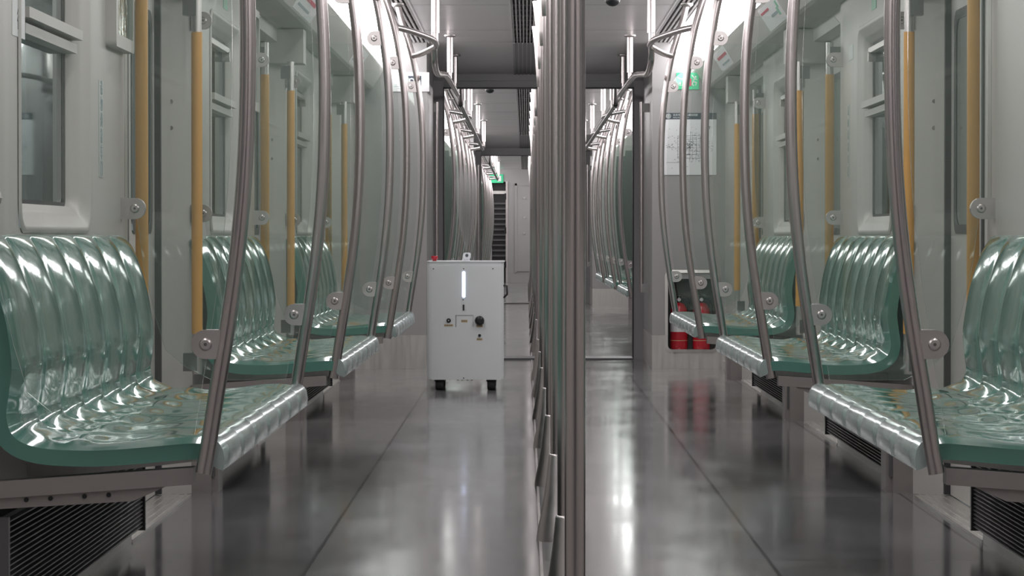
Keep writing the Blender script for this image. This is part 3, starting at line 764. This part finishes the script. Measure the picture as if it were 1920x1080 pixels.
e2 = copy_tree(e1); e2.location.x = 1.085; e2['label'] = 'right of two red fire extinguishers in the steel wall recess'

# ------------------------------------------------------------------ signs and papers
YW = 21.3
def wx(px, d=YW): return CAMX + (px - 986) * d / F
def wz(py, d=YW): return CAMZ - (py - 444) * d / F
RXC = (PI / 2, 0, 0)
mp = empty('route_map', (wx(1291.5), YW, wz(328)), 'framed rail network map with dark header on the right end wall', 'map')
w2 = 0.5 * (1343 - 1240) * YW / F; hh = (328 - 224) * YW / F; ht = (328 - 212) * YW / F
MB().box(-w2, w2, -0.006, 0, 0, hh).build('map_sheet', M['mappaper'], mp)
MB().box(-w2, w2, -0.007, 0, hh, ht).build('header_band', M['navy'], mp)
lg = MB(); c0 = (wx(1253) - mp.location.x, (hh + ht) / 2)
def ring(B, cx, cz, r0, r1, y, n=26):
    vs = [(cx + r0 * math.cos(2 * PI * k / n), y, cz + r0 * math.sin(2 * PI * k / n)) for k in range(n)] + [(cx + r1 * math.cos(2 * PI * k / n), y, cz + r1 * math.sin(2 * PI * k / n)) for k in range(n)]
    B.add(vs, [(i, (i + 1) % n, (i + 1) % n + n, i + n) for i in range(n)])
ring(lg, c0[0], c0[1], 0.0165, 0.0135, -0.0080); ring(lg, c0[0], c0[1], 0.0095, 0.0065, -0.0080)
lg.box(c0[0] - 0.0015, c0[0] + 0.0015, -0.0082, -0.007, c0[1] - 0.009, c0[1] + 0.009); lg.build('logo', M['whiteprint'], mp)
text_mesh('北京市轨道交通线网图', 0.0165, M['whiteprint'], mp, (c0[0] + 0.030, -0.0074, c0[1] + 0.0065), RXC, align='LEFT')
text_mesh('Beijing Rail Transit Lines', 0.011, M['whiteprint'], mp, (c0[0] + 0.030, -0.0074, c0[1] - 0.0095), RXC, align='LEFT')
ln = MB(); rnd = random.Random(3)
def seg(B, x0, z0, x1, z1, w=0.0016, y=-0.0066):
    d = Vector((x1 - x0, z1 - z0)); 
    if d.length < 1e-5: return
    q = Vector((-d.y, d.x)).normalized() * w / 2
    B.add([(x0 - q.x, y, z0 - q.y), (x1 - q.x, y, z1 - q.y), (x1 + q.x, y, z1 + q.y), (x0 + q.x, y, z0 + q.y)], [(0, 1, 2, 3)])
mcx, mcz = 0.0, hh * 0.50
for k in range(7):
    z = mcz - 0.07 + k * 0.022; seg(ln, -0.08 - 0.07 * (k == 3), z, 0.09 + 0.05 * (k == 3), z + rnd.uniform(-.006, .006), 0.001)
for k in range(7):
    x = -0.065 + k * 0.022; seg(ln, x, mcz - 0.10, x + rnd.uniform(-.01, .01), mcz + 0.10, 0.001)
for r_ in (0.05, 0.075):
    for k in range(4):
        p = [(-r_, -r_), (r_, -r_), (r_, r_), (-r_, r_)]; a, b_ = p[k], p[(k + 1) % 4]; seg(ln, a[0], mcz + a[1], b_[0], mcz + b_[1], 0.0015)
for k in range(10): seg(ln, -0.15 + k * 0.009, mcz - 0.105 + (k % 2) * 0.005, -0.141 + k * 0.009, mcz - 0.105 + ((k + 1) % 2) * 0.005, 0.0018)
for k in range(230):
    a = rnd.uniform(0, 2 * PI); q = abs(rnd.gauss(0, 0.062)); x = q * math.cos(a) * 1.05; z = mcz + q * math.sin(a) * 1.25
    if abs(x) < 0.165 and 0.03 < z < hh - 0.04: ln.box(x, x + rnd.uniform(.004, .010), -0.0068, -0.006, z, z + 0.0022)
for k in range(26): x = rnd.choice((-1, 1)) * rnd.uniform(0.10, 0.155); z = mcz + rnd.gauss(0, 0.018); ln.box(x, x + 0.009, -0.0068, -0.006, z, z + 0.002)
ln.box(0.135, 0.139, -0.0068, -0.006, hh - 0.065, hh - 0.045); ln.box(0.130, 0.144, -0.0068, -0.006, hh - 0.05, hh - 0.048)
ln.build('line_diagram', M['ink'], mp)
# exit sign
ex = empty('exit_sign', (wx(1289), YW, wz(168)), 'green exit sign with running figure high on the right end wall', 'sign')
w2 = 21 * YW / F; hh = 31 * YW / F
MB().box(-w2, w2, -0.008, 0, 0, hh).build('sign_plate', M['exitlit'], ex)
mk = MB(); mk.box(-0.014, 0.025, -0.0095, -0.008, 0.022, 0.072); mk.build('red_mark', M['redprint'], ex)
mk = MB()
for x0, z0, x1, z1 in ((0.028, 0.096, 0.046, 0.072), (0.046, 0.072, 0.036, 0.052), (0.036, 0.052, 0.060, 0.045), (0.044, 0.072, 0.062, 0.066), (0.036, 0.052, 0.030, 0.034), (0.058, 0.044, 0.052, 0.026), (0.030, 0.034, 0.040, 0.024)):
    seg(mk, x0, z0, x1, z1, 0.006, -0.0092)
ring(mk, 0.052, 0.083, 0.0065, 0.0005, -0.0092); ring(mk, -0.050, 0.040, 0.0065, 0.0005, -0.0092)
for x0, z0, x1, z1 in ((-0.066, 0.080, -0.050, 0.068), (-0.050, 0.068, -0.030, 0.070), (-0.056, 0.028, -0.040, 0.028)): seg(mk, x0, z0, x1, z1, 0.005, -0.0092)
mk.build('running_figure', M['whiteprint'], ex)
# notice on the left end wall
nt_ = empty('notice_board', (wx(763), YW, wz(172)), 'white notice with dark blue picture box on the left end wall', 'notice')
w2 = 42 * YW / F; hh = 36 * YW / F
MB().box(-w2, w2, -0.006, 0, 0, hh).build('notice_sheet', M['paper'], nt_)
bx = MB(); bx.box(wx(765) - nt_.location.x, wx(790) - nt_.location.x, -0.0072, -0.006, hh - 0.092, hh - 0.024); bx.build('picture_box', M['navy'], nt_)
ring_ = MB(); cc = wx(772) - nt_.location.x
ring(ring_, cc, hh - 0.058, 0.020, 0.013, -0.0078); ring(ring_, cc + 0.035, hh - 0.070, 0.010, 0.001, -0.0078); ring_.build('round_symbol', M['whiteprint'], nt_)
g = MB()
for k in range(9): g.box(-w2 + 0.06 + rnd.uniform(0, .03), -w2 + 0.11 + rnd.uniform(-.01, .02), -0.0066, -0.006, 0.02 + k * 0.011, 0.023 + k * 0.011)
g.build('small_print', M['paleink'], nt_)
# far exit sign
fx_ = empty('exit_sign', (wx(930, YE), YE, wz(343, YE)), 'small green exit sign above the dark doorway at the far end', 'sign')
MB().box(-0.14, 0.14, -0.02, 0, 0, 0.165).build('sign_plate', M['exitlit'], fx_)
g = MB(); g.box(0.03, 0.10, -0.022, -0.02, 0.03, 0.135); g.build('door_symbol', M['whiteprint'], fx_)
# wall display frames (left wall, before each door)
def display(sx, y, label, yw=0.40):
    r = empty('display_frame', (sx * WX, y, 1.40), label, 'display')
    P = rrect(-yw / 2, yw / 2, 0, 0.42, 0.015); I = rrect(-yw / 2 + 0.045, yw / 2 - 0.03, 0.035, 0.39, 0.01); n = len(P)
    B = MB(); vs = [(0, *p) for p in P] + [(-sx * 0.03, *p) for p in P] + [(-sx * 0.03, *p) for p in I] + [(-sx * 0.018, *p) for p in I]
    for a in range(3): B.add(vs, [(a * n + i, a * n + (i + 1) % n, (a + 1) * n + (i + 1) % n, (a + 1) * n + i) for i in range(n)])
    B.build('frame', M['wall'], r)
    MB().prism(I, -sx * 0.012, -sx * 0.019, 'X').build('screen', M['mirror'], r)
display(-1, 8.92, 'framed glossy display panel on the left wall above the nearest left bench')
display(-1, 13.22, 'framed glossy display panel on the left wall above the middle left bench')
# vertical lettering and papers on walls
def sticker(sx, y, z0, z1, w, m, label, name='wall_notice', glyphs=None, gm=None, gs=0.03):
    r = empty(name, (sx * WX, y, z0), label, 'notice')
    if m: MB().box(-sx * 0.0015, 0, -w / 2, w / 2, 0, z1 - z0).build('sheet', m, r)
    if glyphs:
        n = len(glyphs); st = (z1 - z0) / n
        for k, ch in enumerate(glyphs):
            text_mesh(ch, gs, gm, r, (-sx * 0.002, 0, z1 - z0 - st * (k + 0.5)), (PI / 2, 0, -sx * PI / 2), name='character')
    return r
M['clearfilm'] = mat('pale_film', (0.50, 0.54, 0.53), 0.3)
sticker(-1, 8.62, 1.04, 1.30, 0.09, M['clearfilm'], 'pale strip with vertical characters on the left wall beside the nearest window', glyphs='请勿倚靠车门', gm=M['paleink'], gs=0.042)
sticker(-1, 7.22, 1.33, 1.62, 0.18, M['paper'], 'white paper with printed characters at the left edge of the picture', glyphs='安全出行', gm=M['ink'], gs=0.05)
sticker(1, 13.15, 1.12, 1.42, 0.10, M['clearfilm'], 'pale strip with vertical characters on the right wall beside the middle bench', glyphs='请勿倚靠车门', gm=M['paleink'], gs=0.042)
sticker(1, 13.05, 1.60, 1.66, 0.16, M['clearfilm'], 'small grey label high on the right wall above the middle right bench', 'wall_label')
for sx, sn in SIDES:
    sticker(sx, 12.2, 1.745, 1.81, 0.16, M['green'], f'small green sticker above the middle window on the {sn} wall', 'green_sticker')
# posters on the cant panels
def cant(sx, ya, yb, label, bits):
    r = empty('route_poster', (sx * 1.07, (ya + yb) / 2, 1.925), label, 'poster')
    def P(t, y, lift=0.002):      # t 0..1 up the slope
        x = 1.108 + (1.035 - 1.108) * t; z = 1.872 + (1.985 - 1.872) * t
        return (sx * (x - 1.07 - lift * 0.84), y - (ya + yb) / 2, z - 1.925 - lift * 0.54)
    def quad(t0, t1, y0, y1, lift, m, nm):
        B = MB(); lo = [P(t0, y0, lift), P(t0, y1, lift), P(t1, y1, lift), P(t1, y0, lift)]; bk = [P(t0, y0, 0), P(t0, y1, 0), P(t1, y1, 0), P(t1, y0, 0)]
        B.add(lo + bk, [(0, 1, 2, 3), (7, 6, 5, 4), (0, 4, 5, 1), (1, 5, 6, 2), (2, 6, 7, 3), (3, 7, 4, 0)]); return B.build(nm, m, r)
    quad(0.06, 0.94, ya, yb, 0.002, M['paper'], 'poster_sheet')
    for (t0, t1, a, e, m) in bits: quad(t0, t1, ya + a * (yb - ya), ya + e * (yb - ya), 0.0035, M[m], 'printed_band')
R_ = [(0.55, 0.68, 0.05, 0.8, 'redprint'), (0.25, 0.33, 0.1, 0.7, 'paleink')]
Gb = [(0.55, 0.8, 0.05, 0.12, 'greenprint'), (0.3, 0.6, 0.12, 0.2, 'greenprint'), (0.4, 0.5, 0.2, 0.55, 'paleink'), (0.7, 0.78, 0.5, 0.95, 'redprint')]
cant(1, 14.6, 15.6, 'white route poster with green strokes above the second right door', Gb)
cant(1, 18.4, 19.4, 'white route poster with red band above the third right door', R_)
cant(-1, 13.9, 15.0, 'white route poster with red line above the second left door', R_)
cant(-1, 18.3, 19.3, 'white route poster with faint red band above the third left door', R_)
cant(1, 12.3, 13.2, 'white text poster above the middle right bench', [(0.5, 0.6, 0.1, 0.9, 'ink'), (0.3, 0.36, 0.1, 0.8, 'paleink')])
# ------------------------------------------------------------------ ceiling cameras
def dome(x, y, label):
    r = empty('dome_camera', (x, y, ZC), label, 'camera')
    MB().lathe([(0.05, 0), (0.05, -0.012), (0.044, -0.02)], n=28).build('collar', M['plate'], r)
    MB().lathe([(0.041 * math.cos(a), -0.018 - 0.036 * math.sin(a)) for a in [PI / 2 * k / 8 for k in range(8)]] + [(0.002, -0.054)], n=28).build('dome', M['black'], r)
dome(0.375, 17.2, 'dark dome camera on the ceiling right of the centre poles, at the top edge')
dome(-0.40, 27.6, 'small dark dome camera on the second carriage ceiling seen below the gangway header')
